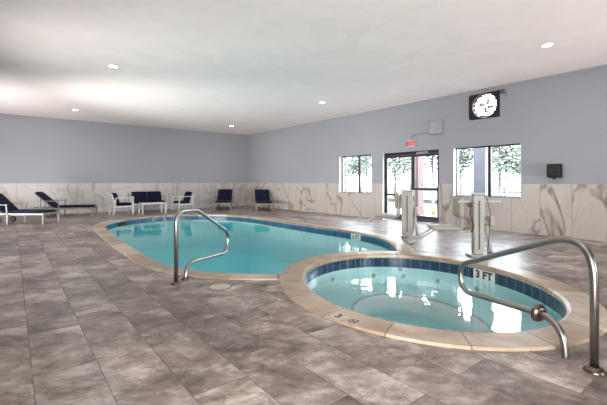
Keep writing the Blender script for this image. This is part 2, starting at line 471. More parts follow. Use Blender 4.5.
def holed(axis, c, thick, lo, hi, z0, z1, holes, m, name, label, parent=None):
    """wall slab normal to axis, inner face at c, with rectangular openings (lo,hi,z0,z1) and their reveals"""
    us = sorted({lo, hi, *[h[0] for h in holes], *[h[1] for h in holes]}); zs = sorted({z0, z1, *[h[2] for h in holes], *[h[3] for h in holes]})
    bm = bmesh.new()
    solid = lambda i, j: 0 <= i < len(us)-1 and 0 <= j < len(zs)-1 and not any(h[0] <= (us[i]+us[i+1])/2 <= h[1] and h[2] <= (zs[j]+zs[j+1])/2 <= h[3] for h in holes)
    V = {}
    def vt(i, j, s):
        if (i, j, s) not in V:
            d = c + (thick if s else 0)
            V[i, j, s] = bm.verts.new((d, us[i], zs[j]) if axis == 'X' else (us[i], d, zs[j]))
        return V[i, j, s]
    for i in range(len(us)-1):
        for j in range(len(zs)-1):
            if not solid(i, j): continue
            for s in (0, 1): bm.faces.new([vt(i, j, s), vt(i+1, j, s), vt(i+1, j+1, s), vt(i, j+1, s)])
            for (di, dj, a, b) in ((-1, 0, (i, j), (i, j+1)), (1, 0, (i+1, j), (i+1, j+1)), (0, -1, (i, j), (i+1, j)), (0, 1, (i, j+1), (i+1, j+1))):
                if not solid(i+di, j+dj): bm.faces.new([vt(*a, 0), vt(*b, 0), vt(*b, 1), vt(*a, 1)])
    bmesh.ops.recalc_face_normals(bm, faces=bm.faces)
    return struct(link(name, bm, m, parent), label)
W1 = (8.36, 9.92, .82, 2.13); W2 = (3.74, 5.44, .82, 2.12); DR = (5.88, 7.88, 0, 2.12); FN = (4.22, 5.00, 2.81, 3.46)
holed('X', XR, TH, YF-TH, YB+TH, -.1, ZC, [W1, W2, (DR[0], DR[1], -.1, DR[3]), FN], M['paint'], 'wall_right', 'blue grey painted long wall with windows and glass doors')
holed('Y', YB, TH, XL-TH, XR, -.1, ZC, [], M['paint'], 'wall_back', 'blue grey painted far wall behind the lounge chairs')
LW = [(-2.4, -.8, .82, 2.12), (12.35, 13.9, .82, 2.12)]
FW = [(3.2, 4.8, .82, 2.12)]
holed('X', XL, -TH, YF-TH, YB+TH, -.1, ZC, LW, M['paint'], 'wall_left', None)
holed('Y', YF, -TH, XL, XR, -.1, ZC, FW, M['paint'], 'wall_front', None)
# marble wainscot
WZ = 1.155
holed('X', XR, -.014, YF, YB-.014, .0005, WZ, [(W1[0], W1[1], .82, WZ), (W2[0], W2[1], .82, WZ), (DR[0], DR[1], .0005, WZ)], M['marble_long'], 'trim_1', 'veined marble wainscot tiles along the window wall')
holed('Y', YB, -.014, XL, XR-.014, .0005, WZ, [], M['marble_back'], 'trim_2', 'veined marble wainscot tiles along the far wall')
bm = bmesh.new(); box(bm, XR-.016, XR, YF, YB-.02, ZC-.06, ZC-.0005)
struct(link('trim_3', bm, M['paint']), 'painted strip along the top of the window wall')

# windows: frame recessed .1 behind the inner face
def window(n, h, split, glass=True):
    y0, y1, z0, z1 = h; x = XR+.10
    root = bpy.data.objects.new('window_%d' % n, None); C.objects.link(root); struct(root)
    root.location = (x, (y0+y1)/2, z0)
    T = Matrix.Translation((-x, -(y0+y1)/2, -z0))
    bm = bmesh.new(); w = .032
    for a in ((y0, y0+w, z0, z1), (y1-w, y1, z0, z1), (y0+w, y1-w, z0, z0+w), (y0+w, y1-w, z1-w, z1)):
        box(bm, x, x+.06, a[0], a[1], a[2], a[3], mat=T)
    fr = link('window_frame', bm, M['bronze'], root)
    link('mullion', B(x-.005, x+.065, split-.035, split+.035, z0+w, z1-w, mat=T), M['bronze'], root)
    link('pane', B(x+.027, x+.033, y0+w, split-.035, z0+w, z1-w, mat=T), M['glass'], root)
    link('pane', B(x+.027, x+.033, split+.035, y1-w, z0+w, z1-w, mat=T), M['glass'], root)
    # white painted reveal boards
    bm = bmesh.new()
    box(bm, XR-.002, x, y1-.008, y1-.0005, z0+.008, z1-.0005, mat=T); box(bm, XR-.002, x, y0+.0005, y0+.008, z0+.008, z1-.0005, mat=T)
    link('jamb', bm, M['jamb'], root)
    link('sill', B(XR-.02, x, y0, y1, z0+.0005, z0+.012, mat=T), M['sill'], root)
    return root
window(1, W1, 9.02)['label'] = 'two pane window left of the glass doors'
window(2, W2, 4.52)['label'] = 'two pane window right of the glass doors behind the pool lift'

# unseen-side windows (left and front walls)
def plain_window(n, axis, c, sgn, h):
    u0, u1, z0, z1 = h
    root = bpy.data.objects.new('window_%d' % n, None); C.objects.link(root); struct(root)
    bm = bmesh.new()
    def bx(a, b, p, q, d0, d1):
        lo, hi = sorted((c+sgn*d0, c+sgn*d1))
        if axis == 'X': box(bm, lo, hi, a, b, p, q)
        else: box(bm, a, b, lo, hi, p, q)
    w = .06
    for a in ((u0, u0+w, z0, z1), (u1-w, u1, z0, z1), (u0+w, u1-w, z0, z0+w), (u0+w, u1-w, z1-w, z1), ((u0+u1)/2-.03, (u0+u1)/2+.03, z0+w, z1-w)): bx(*a, .1, .16)
    link('window_frame', bm, M['bronze'], root)
    bm = bmesh.new(); bx(u0+w, u1-w, z0+w, z1-w, .127, .133)
    link('pane', bm, M['glass'], root)
nwin = 3
for h in LW: plain_window(nwin, 'X', XL, -1, h); nwin += 1
for h in FW: plain_window(nwin, 'Y', YF, -1, h); nwin += 1

# glass entrance doors
def doors():
    x = XR+.05; y0, y1, z1 = DR[0], DR[1], DR[3]
    root = bpy.data.objects.new('door_1', None); C.objects.link(root); struct(root, 'dark bronze double glass doors'); root.location = (x, (y0+y1)/2, 0)
    T = Matrix.Translation((-x, -(y0+y1)/2, 0))
    bm = bmesh.new()
    box(bm, x, x+.1, y0, y0+.05, .0, z1, mat=T); box(bm, x, x+.1, y1-.05, y1, 0, z1, mat=T); box(bm, x, x+.1, y0+.05, y1-.05, z1-.09, z1, mat=T)
    box(bm, x, x+.1, y0+.05, y1-.05, .0, .02, mat=T)
    link('door_frame', bm, M['bronze'], root)
    ym = 6.78
    for (a, b, zr) in ((y0+.055, ym-.004, .99), (ym+.004, y1-.055, .80)):
        lf = bmesh.new(); s = .045
        box(lf, x+.02, x+.065, a, a+s, .025, z1-.095, mat=T); box(lf, x+.02, x+.065, b-s, b, .025, z1-.095, mat=T)
        box(lf, x+.02, x+.065, a+s, b-s, .025, .20, mat=T); box(lf, x+.02, x+.065, a+s, b-s, z1-.16, z1-.095, mat=T)
        leaf = link('door_leaf', lf, M['bronze'], root)
        link('pane', B(x+.04, x+.046, a+s, b-s, .20, z1-.16, mat=T), M['glass'], leaf)
        pb = bmesh.new(); box(pb, x-.035, x-.005, a+.02, b-.02, zr-.03, zr+.03, mat=T)
        box(pb, x-.005, x+.02, a+.02, a+.05, zr-.025, zr+.025, mat=T); box(pb, x-.005, x+.02, b-.05, b-.02, zr-.025, zr+.025, mat=T)
        link('push_bar', pb, M['bronze'], leaf)
    cl = bmesh.new(); box(cl, x-.045, x-.001, 6.25, 6.62, z1-.085, z1-.03, mat=T); bar(cl, T @ Vector((x-.03, 6.3, z1-.09)), T @ Vector((x-.05, 6.65, z1-.10)), .02, .015)
    link('door_closer', cl, M['conduit'], root)
    st = link('sticker', B(x+.036, x+.0395, 6.06, 6.17, .25, .36, mat=T), M['yellow'], root); st['label'] = 'small yellow sticker low on the right pane'
    jb = bmesh.new(); box(jb, XR-.016, x, y1-.012, y1-.0005, 0, z1-.0005, mat=T)
    link('jamb', jb, M['jamb'], root)
doors()

# ------------------------------------------------------------------ pools
def strip(bm, loops, uv=None, closed=True, vs=None, mi=0, mask=None):
    """quads between successive loops of (x,y,z); UV = (arc length of first loop, v)"""
    L = len(loops[0]); V = [[bm.verts.new(p) for p in lp] for lp in loops]
    lay = bm.loops.layers.uv.verify()
    s = [0]
    for a, b in zip(loops[0], loops[0][1:]+loops[0][:1]): s.append(s[-1] + (Vector(a)-Vector(b)).length)
    for r in range(len(loops)-1):
        for k in range(L if closed else L-1):
            if mask and not mask[k]: continue
            k2 = (k+1) % L
            f = bm.faces.new((V[r][k], V[r][k2], V[r+1][k2], V[r+1][k])); f.material_index = mi
            va, vb = (vs[r], vs[r+1]) if vs else (r, r+1)
            for lp, (uu, vv) in zip(f.loops, ((s[k], va), (s[k+1], va), (s[k+1], vb), (s[k], vb))): lp[lay].uv = (uu, vv)
    return V
def lift3(poly, z): return [(p[0], p[1], z) for p in poly]

PW, PT = -.112, -.045          # pool water level, underside of coping
SW = -.185
def pool():
    root = thing('swimming_pool', 'large turquoise indoor swimming pool with tan coping and rounded far end', 'swimming pool', (4.1, 8.4, 0))
    off = Matrix.Translation((-4.1, -8.4, 0))
    def fin(name, bm, m, **k):
        bmesh.ops.transform(bm, matrix=off, verts=bm.verts); bmesh.ops.recalc_face_normals(bm, faces=bm.faces); return link(name, bm, m, root, **k)
    inner = WATER; L = len(inner)
    # basin: walls and a floor sloping to the deep middle
    def dz(p): 
        t = max(0, min(1, (p[1]-4.2)/5.5)); t = t*t*(3-2*t)
        e = max(0, min(1, (p[0]-2.0)/3.5))
        return -.82 - .38*t*(.35+.65*e)
    bm = bmesh.new()
    bot = [(p.x, p.y, dz(p)) for p in inner]
    strip(bm, [lift3(inner, PT-.148), bot])
    nb = len(bm.verts)
    # bottom as fan of inset rings
    c = Vector((4.0, 8.6)); loops = [inner]
    for s in (.8, .6, .4, .2): loops.append([c + (p-c)*s for p in inner])
    strip(bm, [[(p.x, p.y, dz(p)) for p in lp] for lp in loops])
    last = [bm.verts.new((p.x, p.y, dz(p))) for p in loops[-1]]; ce = bm.verts.new((c.x, c.y, dz(c)))
    for k in range(L): bm.faces.new((last[k], last[(k+1) % L], ce))
    bmesh.ops.remove_doubles(bm, verts=bm.verts, dist=1e-5)
    fin('basin', bm, M['pool_plaster'])
    bm = bmesh.new(); strip(bm, [lift3(inner, PT), lift3(inner, PT-.15)], vs=[0.0, .15])
    fin('waterline_tile', bm, M['blue_tile'])
    # coping with a rounded nose, left off where the hot tub's own ring stands
    po, pi = PO, PI_
    nose = offset_poly(PO, .25); nose2 = offset_poly(PO, .283); nose3 = offset_poly(PO, .285); back = offset_poly(PO, .24)
    mask = [not (in_spa(po[k], AO-.02, BO-.02) and in_spa(pi[k], AO-.02, BO-.02)) for k in range(len(po))]
    bm = bmesh.new()
    strip(bm, [lift3(po, -.03), lift3(po, .008), lift3(offset_poly(PO, .012), .014), lift3(nose, .014), lift3(nose2, -.002), lift3(nose3, -.03), lift3(pi, PT), lift3(back, PT)], mask=mask)
    # trim away whatever still reaches into the hot tub ring
    for v in bm.verts:
        if in_spa(v.co, AO-.03, BO-.03):
            d = Vector((v.co.x, v.co.y)) - SPA
            lo, hi = 1.0, 3.0
            for _ in range(24):
                mid = (lo+hi)/2
                if in_spa(SPA+d*mid, AO-.03, BO-.03): lo = mid
                else: hi = mid
            q = SPA + d*hi; v.co.x, v.co.y = q.x, q.y
            v.co.z = min(v.co.z, .012)
    bmesh.ops.dissolve_degenerate(bm, dist=1e-4, edges=bm.edges)
    fin('coping', bm, M['coping'], smooth=False)
    # water body
    wl = offset_poly(inner, .004)
    bm = bmesh.new()
    ft = fill_poly(bm, wl, PW)
    top = [v for v in bm.verts]
    for f in bm.faces:
        f.normal_update()
        if f.normal.z < 0: f.normal_flip()
    ring_t = [min(top, key=lambda v: (v.co.x-p.x)**2+(v.co.y-p.y)**2) for p in wl]
    cc = Vector((4.0, 8.6)); prev = ring_t
    lows = [[cc+(p-cc)*s for p in wl] for s in (1, .8, .6, .4, .2)]
    for lp in lows:
        cur = [bm.verts.new((p.x, p.y, dz(p)+.006)) for p in lp]
        for k in range(L):
            f = bm.faces.new((prev[k], cur[k], cur[(k+1) % L], prev[(k+1) % L])); f.material_index = 1
        prev = cur
    ce = bm.verts.new((cc.x, cc.y, dz(cc)+.006))
    for k in range(L):
        f = bm.faces.new((prev[k], ce, prev[(k+1) % L])); f.material_index = 1
    fin('water', bm, [M['pool_water'], M['pool_water_side']])
    # skimmer mouth at the far left of the tile band
    def at_edge(x, y, w, name, m, z0, z1, proud=.012, label=None):
        i = min(range(L), key=lambda k: (inner[k]-Vector((x, y))).length)
        t = (inner[(i+1) % L]-inner[i-1]).normalized(); n = Vector((-t.y, t.x)); p = inner[i]
        a = p - t*w/2 - n*.003; b = p + t*w/2 - n*.003
        bm = bmesh.new(); vs = []
        for z in (z0, z1):
            for q in (a, b, b+n*proud, a+n*proud): vs.append(bm.verts.new((q.x, q.y, z)))
        for f in ((0, 1, 2, 3), (7, 6, 5, 4), (0, 4, 5, 1), (1, 5, 6, 2), (2, 6, 7, 3), (3, 7, 4, 0)): bm.faces.new([vs[j] for j in f])
        o = fin(name, bm, m)
        if label: o['label'] = label
        return p + n*(proud+.001), t, n
    at_edge(2.55, 12.75, .42, 'skimmer_mouth', M['black_rubber'], PT-.135, PT-.01, label='dark skimmer opening')
    for (x, y, s) in ((6.42, 6.15, '3 FT'), (6.42, 9.0, '4 FT')):
        if s != '3 FT': continue
        p, t, n = at_edge(x, y, .34, 'depth_marker', M['tile_white'], PT-.148, PT-.004, .006, label='white 3 FT depth tile')
        X = -t if False else t
        # letters read from the water side: right of the reader is along -t x up
        right = Vector((n.x, n.y, 0)).cross(Vector((0, 0, 1))) * -1
        nn = Vector((n.x, n.y, 0)); up = Vector((0, 0, 1)); right = up.cross(nn)
        mt = off @ Matrix.Translation((p.x, p.y, PT-.076)) @ Matrix((right, up, nn)).transposed().to_4x4()
        text_mesh('depth_lettering', s, .13, M['ink'], root, mt, .001, bold=.004)
pool()

def hot_tub():
    root = thing('hot_tub', 'round sunken hot tub with tan coping and navy tile band in the foreground', 'hot tub', (SPA.x, SPA.y, 0))
    off = Matrix.Translation((-SPA.x, -SPA.y, 0))
    def fin(name, bm, m, recalc=True, **k):
        bmesh.ops.transform(bm, matrix=off, verts=bm.verts)
        if recalc: bmesh.ops.recalc_face_normals(bm, faces=bm.faces)
        return link(name, bm, m, root, **k)
    E = lambda d, z, n=128: lift3(spa_ring(AO-d, BO-d, n), z)
    bm = bmesh.new()
    strip(bm, [E(0, -.5), E(0, .008), E(.012, .02), E(CW-.02, .02), E(CW+.012, .004), E(CW+.014, -.028), E(CW, PT), E(CW-.05, PT)])
    fin('coping', bm, M['coping'])
    bm = bmesh.new(); strip(bm, [E(CW, PT), E(CW, PT-.15)], vs=[0.0, .15])
    fin('waterline_tile', bm, M['navy_tile'])
    BZ, FZ, BWD = -.45, -.80, .64
    bm = bmesh.new()
    strip(bm, [E(CW+.002, PT-.148), E(CW+.004, BZ+.06), E(CW+.03, BZ), E(CW+BWD-.03, BZ), E(CW+BWD, BZ-.03), E(CW+BWD+.02, FZ+.05), E(CW+BWD+.08, FZ)])
    inner = spa_ring(AO-CW-BWD-.08, BO-CW-BWD-.08, 128); r = [bm.verts.new((p.x, p.y, FZ)) for p in inner]
    bm.faces.new(r); bmesh.ops.remove_doubles(bm, verts=bm.verts, dist=1e-5)
    fin('basin', bm, M['spa_plaster'])
    # dark line of small tiles on the bench edge
    bm = bmesh.new(); strip(bm, [E(CW+BWD-.034, BZ+.004), E(CW+BWD-.008, BZ+.004), E(CW+BWD-.001, BZ-.012)])
    fin('bench_edge', bm, M['lift_grey'])
    # water
    bm = bmesh.new(); d = CW+.006
    rings = [E(d, SW), E(d, BZ+.07), E(d+.035, BZ+.008), E(d+BWD-.03, BZ+.008), E(d+BWD+.02, FZ+.06), E(d+BWD+.09, FZ+.006)]
    V = strip(bm, rings, mi=1)
    f = bm.faces.new(V[0]); f.material_index = 0
    f = bm.faces.new(V[-1]); f.material_index = 1
    fin('water', bm, [M['spa_water'], M['spa_water_side']])
    # wall jets
    rg = spa_ring(AO-CW-.004, BO-CW-.004, 360)
    def ray_hit(u):
        k = (u-303.5)/372; dx, dy = .7871*k+.6168, -.6168*k+.7871
        best = None
        for p in rg:
            t = p.x*dx + p.y*dy; e = abs(p.x*dy - p.y*dx)
            if e < .03 and (best is None or t > best[0]): best = (t, p)
        return best[1]
    for u, z in ((331, -.31), (372.6, -.335), (405, -.335), (439, -.34), (478, -.335), (399, -.222)):
        p = ray_hit(u); n = (SPA-p).normalized()
        bm = bmesh.new(); q = Matrix.Translation((p.x, p.y, z)) @ Vector((n.x, n.y, 0)).to_track_quat('Z', 'Y').to_matrix().to_4x4()
        lathe(bm, [(.034, -.004), (.034, .006), (.026, .010), (.02, .003), (.0, .003)], 18)
        bmesh.ops.transform(bm, matrix=q, verts=bm.verts)
        fin('jet', bm, M['conduit'])
    # 3 FT tile in the band, letters facing the water
    p = ray_hit(485.5); i = min(range(360), key=lambda k: (rg[k]-p).length)
    t = (rg[(i+1) % 360]-rg[i-1]).normalized(); n = Vector((-t.y, t.x))
    if n.dot(SPA-p) < 0: n = -n
    nn = Vector((n.x, n.y, 0)); up = Vector((0, 0, 1)); right = up.cross(nn)
    fr = Matrix.Translation((p.x, p.y, PT-.075)) @ Matrix((right, up, nn)).transposed().to_4x4()
    bm = B(-.17, .17, -.072, .072, -.03, .008); bmesh.ops.transform(bm, matrix=fr, verts=bm.verts)
    dm = fin('depth_marker', bm, M['tile_white']); dm['label'] = 'white 3 FT depth tile'
    text_mesh('depth_lettering', '3 FT', .145, M['ink'], dm, off @ fr @ Matrix.Translation((0, 0, .0095)), .001, bold=.006)
    # coping markers seen from the near deck
    def flat_at(u, v, z=.02):
        d = 372*(1.2-z)/(v-182); l = (u-303.5)/372*d
        return Vector((.7871*l+.6168*d, -.6168*l+.7871*d))
    for u, v, kind in ((338.5, 316.3, 'n'), (353.5, 321.5, 's')):
        p = flat_at(u, v); out = (p-SPA).normalized(); up2 = -out; right2 = Vector((up2.y, -up2.x))
        fr = Matrix.Translation((p.x, p.y, .0202)) @ Matrix(((right2.x, right2.y, 0), (up2.x, up2.y, 0), (0, 0, 1))).transposed().to_4x4()
        bm = B(-.056, .056, -.056, .056, -.006, .0015); bmesh.ops.transform(bm, matrix=fr, verts=bm.verts)
        tile = fin('coping_marker', bm, M['marker_tile'])
        if kind == 'n':
            tile['label'] = 'white coping tile with a black 3'
            text_mesh('depth_numeral', '3', .115, M['ink'], tile, off @ fr @ Matrix.Translation((0, 0, .0022)), .0006, bold=.004)
        else:
            tile['label'] = 'white coping tile with a round no diving symbol'
            bm = bmesh.new(); n_ = 32
            a = [bm.verts.new((.050*math.cos(2*PI*k/n_), .050*math.sin(2*PI*k/n_), .0024)) for k in range(n_)]
            b = [bm.verts.new((.038*math.cos(2*PI*k/n_), .038*math.sin(2*PI*k/n_), .0024)) for k in range(n_)]
            for k in range(n_): bm.faces.new((a[k], a[(k+1) % n_], b[(k+1) % n_], b[k]))
            bar(bm, (-.035, .035, .0024), (.035, -.035, .0024), .012, .001)
            bmesh.ops.transform(bm, matrix=fr, verts=bm.verts)
            o = fin('prohibition_ring', bm, M['ink_red']); o.parent = tile
            bm = bmesh.new(); bar(bm, (-.026, -.012, .0028), (.008, .012, .0028), .011, .0006); bar(bm, (.008, .012, .0028), (.03, .002, .0028), .008, .0006)
            lathe(bm, [(.009, 0), (.0, .0006)], 12, (.022, .020, .0026)); 
            for k in range(3): bar(bm, (-.032+k*.02, -.026, .0028), (-.018+k*.02, -.022 if k % 2 else -.03, .0028), .005, .0006)
            bmesh.ops.transform(bm, matrix=fr, verts=bm.verts)
            o = fin('diver_figure', bm, M['ink']); o.parent = tile
hot_tub()

# ------------------------------------------------------------------ stainless figure-four rails
def handrail(name, loc, rz, label, cat, raised, L=1.33):
    root = thing(name, label, cat, loc, rz, None)
    top = [(0, 0, .90)] if raised else [(0, 0, .85), (.46, 0, .84)]
    pts = [(0, 0, -.02), *top, (L, 0, .39), (L-.03, 0, .14), (.20, 0, .245), (.20, 0, -.02)] if raised else [(0, 0, -.02), *top, (L+.05, 0, .43), (L-.01, 0, .13), (.20, 0, .205), (.20, 0, -.02)]
    rad = [.24 if raised else .15] + [.13]*(len(top)-1) + ([.15, .13, .24] if raised else [.22, .2, .2])
    bm = bmesh.new(); tube(bm, fillet(pts, rad, 10), .0245, 18)
    link('rail_tube', bm, M['steel'], root, smooth=True)
    prof = [(.026, .032), (.034, .034), (.052, .018), (.062, .002), (.062, 0), (.026, 0)]
    for x, up in ((0, False), (.20, raised)):
        bm = bmesh.new(); pr = prof + [prof[0]]; lathe(bm, pr, 26)
        if up:
            q = Matrix.Translation((.42, 0, .226)) @ Matrix.Scale(1.12, 4) @ Matrix.Rotation(R(-96), 4, 'Y'); bmesh.ops.transform(bm, matrix=q, verts=bm.verts)
        else: bmesh.ops.translate(bm, verts=bm.verts, vec=(x, 0, .0005))
        o = link('flange', bm, M['tarnish'], root, smooth=True)
        if up: o['label'] = 'dull bronze flange slid up along the lower rail'
    return root
handrail('pool_handrail', (1.52, 4.37, .0), math.atan2(.607, .795), 'stainless steel handrail bent over the near edge of the swimming pool', 'handrail', False)
handrail('hot_tub_handrail', (2.91, .72, .0), math.atan2(.909, .417), 'stainless steel handrail bent over the near right edge of the hot tub', 'handrail', True)

# skimmer lid on the deck
r = thing('skimmer_lid', 'round cream plastic lid flush in the deck between pool and hot tub', 'lid', (1.87, 3.93, 0))
bm = bmesh.new(); lathe(bm, [(.138, .0005), (.138, .006), (.118, .008), (.118, .0005), (.138, .0005)], 36); link('lid_ring', bm, M['lid_ring'], r)
bm = bmesh.new(); lathe(bm, [(.116, .0005), (.116, .007), (.104, .010), (.03, .0105), (.026, .008), (0, .008)], 36); link('lid', bm, M['lid'], r)

# ------------------------------------------------------------------ sun loungers
def lounger():
    root = thing('sun_lounger', '', 'sun lounger', (0, 0, 0), 0, 'navy cushioned sun loungers')
    bm = bmesh.new(); H, Wd = .285, .335
    for s in (-1, 1): bar(bm, (-.98, s*Wd, H), (.95, s*Wd, H), .035, .055)
    bar(bm, (.945, -Wd, H), (.945, Wd, H), .035, .055); bar(bm, (-.965, -Wd, H), (-.965, Wd, H), .035, .055)
    link('frame', bm, M['grey_frame'], root, bevel=.004)
    bm = bmesh.new()
    for k in range(9): bar(bm, (-.8+k*.2, -Wd, H+.005), (-.8+k*.2, Wd, H+.005), .05, .012)
    link('slat_panel', bm, M['grey_frame'], root)
    for x in (.93, -.08):
        for s in (-1, 1): link('leg', B(x-.022, x+.022, s*Wd-.022, s*Wd+.022, 0, H-.02), M['grey_frame'], root, bevel=.004)
    for s in (-1, 1):
        bm = bmesh.new()
        bar(bm, (-.62, s*.385, .55), (-.04, s*.385, .55), .05, .024)
        bar(bm, (-.08, s*.345, H-.02), (-.08, s*.385, .54), .035, .032); bar(bm, (-.60, s*.345, H-.02), (-.60, s*.385, .54), .035, .032)
        link('armrest', bm, M['grey_frame'], root, bevel=.004)
        bm = bmesh.new(); lathe(bm, [(.03, -.016), (.088, -.016), (.094, -.006), (.094, .006), (.088, .016), (.03, .016), (.03, -.016)], 22, (-.40, s*.27, .094), 'Y')
        wh = link('wheel', bm, M['black_rubber'], root)
        bm = bmesh.new(); bar(bm, (-.40, s*.245, .094), (-.40, s*.245, H), .02, .02); link('wheel_bracket', bm, M['dark_bar'], root)
    link('undershelf', B(-.72, -.18, -.26, .26, .215, .235), M['dark_bar'], root)
    # seat pad and raised back
    bm = bmesh.new(); cushion(bm, 1.26, .66, .075, Matrix.Translation((.33, 0, H+.026)), .3)
    link('seat_cushion', bm, M['navy'], root, smooth=True)
    ang = R(43); T = Matrix.Translation((-.26, 0, H+.03)) @ Matrix.Rotation(-(PI-ang), 4, 'Y')
    T = Matrix.Translation((-.27, 0, H+.03)) @ Matrix.Rotation(ang, 4, 'Y') @ Matrix.Translation((-.37, 0, 0))
    bm = bmesh.new(); box(bm, -.37, .37, -.315, .315, -.006, .008, mat=T); link('back_panel', bm, M['grey_frame'], root)
    bm = bmesh.new(); cushion(bm, .76, .66, .075, T @ Matrix.Translation((0, 0, .010)), .3)
    link('back_cushion', bm, M['navy'], root, smooth=True)
    for s in (-1, 1):
        bm = bmesh.new(); bar(bm, T @ Vector((-.15, s*.2, -.01)), (-.66, s*.2, H), .02, .02)
        link('prop', bm, M['dark_bar'], root)
    return root
lg = lounger()
spots = [((.17, 13.69), R(-38), 'navy sun lounger cut by the left edge of the photo, wheel showing'),
         ((1.45, 15.42), R(-21), 'navy sun lounger with grey armrests left of the white armchair, second from left'),
         ((7.50, 15.36), R(-121), 'navy sun lounger by the far wall, end on, left of the pair'),
         ((8.66, 13.92), R(-117), 'navy sun lounger by the far wall, end on, nearest the room corner')]
for i, ((x, y), a, lb) in enumerate(spots):
    o = lg if i == 0 else copy_tree(lg)
    o.location = (x, y, 0.001); o.rotation_euler = (0, 0, a); o['label'] = lb

# ------------------------------------------------------------------ white seating group
def chair(W, name, label, cat, n=1):
    """faces +X; W = width across Y"""
    root = thing(name, label, cat)
    h = W/2; t = .032
    for s in (-1, 1):
        bm = bmesh.new(); bar(bm, (.30, s*(h-.02), 0), (.27, s*(h-.02), .60), t, t, (0, 1, 0)); link('leg', bm, M['white_frame'], root, bevel=.004)
        bm = bmesh.new(); bar(bm, (-.36, s*(h-.02), 0), (-.27, s*(h-.02), .60), t, t, (0, 1, 0)); link('leg', bm, M['white_frame'], root, bevel=.004)
        bm = bmesh.new(); bar(bm, (-.29, s*(h-.02), .612), (.30, s*(h-.02), .612), .055, .03); link('armrest', bm, M['white_frame'], root, bevel=.006)
    bm = bmesh.new()
    for s in (-1, 1): bar(bm, (-.31, s*(h-.02), .29), (.285, s*(h-.02), .31), .034, .05)
    bar(bm, (.285, -h+.02, .31), (.285, h-.02, .31), .034, .05); bar(bm, (-.305, -h+.02, .29), (-.305, h-.02, .29), .034, .05)
    for k in range(4*n): 
        y = -h+.08 + (W-.16)*k/(4*n-1); bar(bm, (-.30, y, .30), (.285, y, .315), .04, .012)
    link('seat_frame', bm, M['white_frame'], root)
    bm = bmesh.new()
    for s in (-1, 1): bar(bm, (-.27, s*(h-.05), .31), (-.40, s*(h-.05), .74), .034, .03)
    bar(bm, (-.40, -h+.05, .74), (-.40, h-.05, .74), .034, .03)
    for k in range(3*n): 
        y = -h+.14 + (W-.28)*k/max(1, 3*n-1); bar(bm, (-.28, y, .34), (-.40, y, .74), .012, .03)
    link('back_frame', bm, M['white_frame'], root)
    cw = (W-.14)/n
    for k in range(n):
        y = -h+.07+cw*(k+.5)
        bm = bmesh.new(); cushion(bm, .58, cw-.01, .11, Matrix.Translation((.03, y, .325)), .35); link('seat_cushion', bm, M['navy'], root, smooth=True)
        bm = bmesh.new(); cushion(bm, .44, cw-.015, .13, Matrix.Translation((-.27, y, .58)) @ Matrix.Rotation(R(73), 4, 'Y') @ Matrix.Translation((0, 0, -.02)), .55)
        link('back_cushion', bm, M['navy'], root, smooth=True)
    return root
ac = chair(.62, 'armchair', 'white armchair with navy cushions facing right, left of the coffee table', 'armchair'); ac['group'] = 'white armchairs by the coffee table'
ac.location = (3.22, 15.07, .001); ac.rotation_euler = (0, 0, R(3))
a2 = copy_tree(ac); a2.location = (5.47, 15.0, .001); a2.rotation_euler = (0, 0, R(188)); a2['label'] = 'white armchair with navy cushions facing left, right of the coffee table'
sf = chair(1.34, 'loveseat', 'white two seat loveseat with navy cushions against the far wall', 'sofa', 2)
sf.location = (4.44, 16.05, .001); sf.rotation_euler = (0, 0, R(-90))
tb = thing('coffee_table', 'low white coffee table in front of the navy loveseat', 'table', (4.27, 14.92, .001))
for sx in (-1, 1):
    for sy in (-1, 1): link('leg', B(sx*.42-.022, sx*.42+.022, sy*.24-.022, sy*.24+.022, 0, .352), M['white_frame'], tb, bevel=.003)
bm = bmesh.new()
for s in (-1, 1): box(bm, -.445, .445, s*.24-.025, s*.24+.025, .3525, .395); box(bm, s*.42-.025, s*.42+.025, -.215, .215, .3525, .395)
link('table_frame', bm, M['white_frame'], tb)
link('tabletop', B(-.395, .395, -.215, .215, .375, .387), M['jamb'], tb)

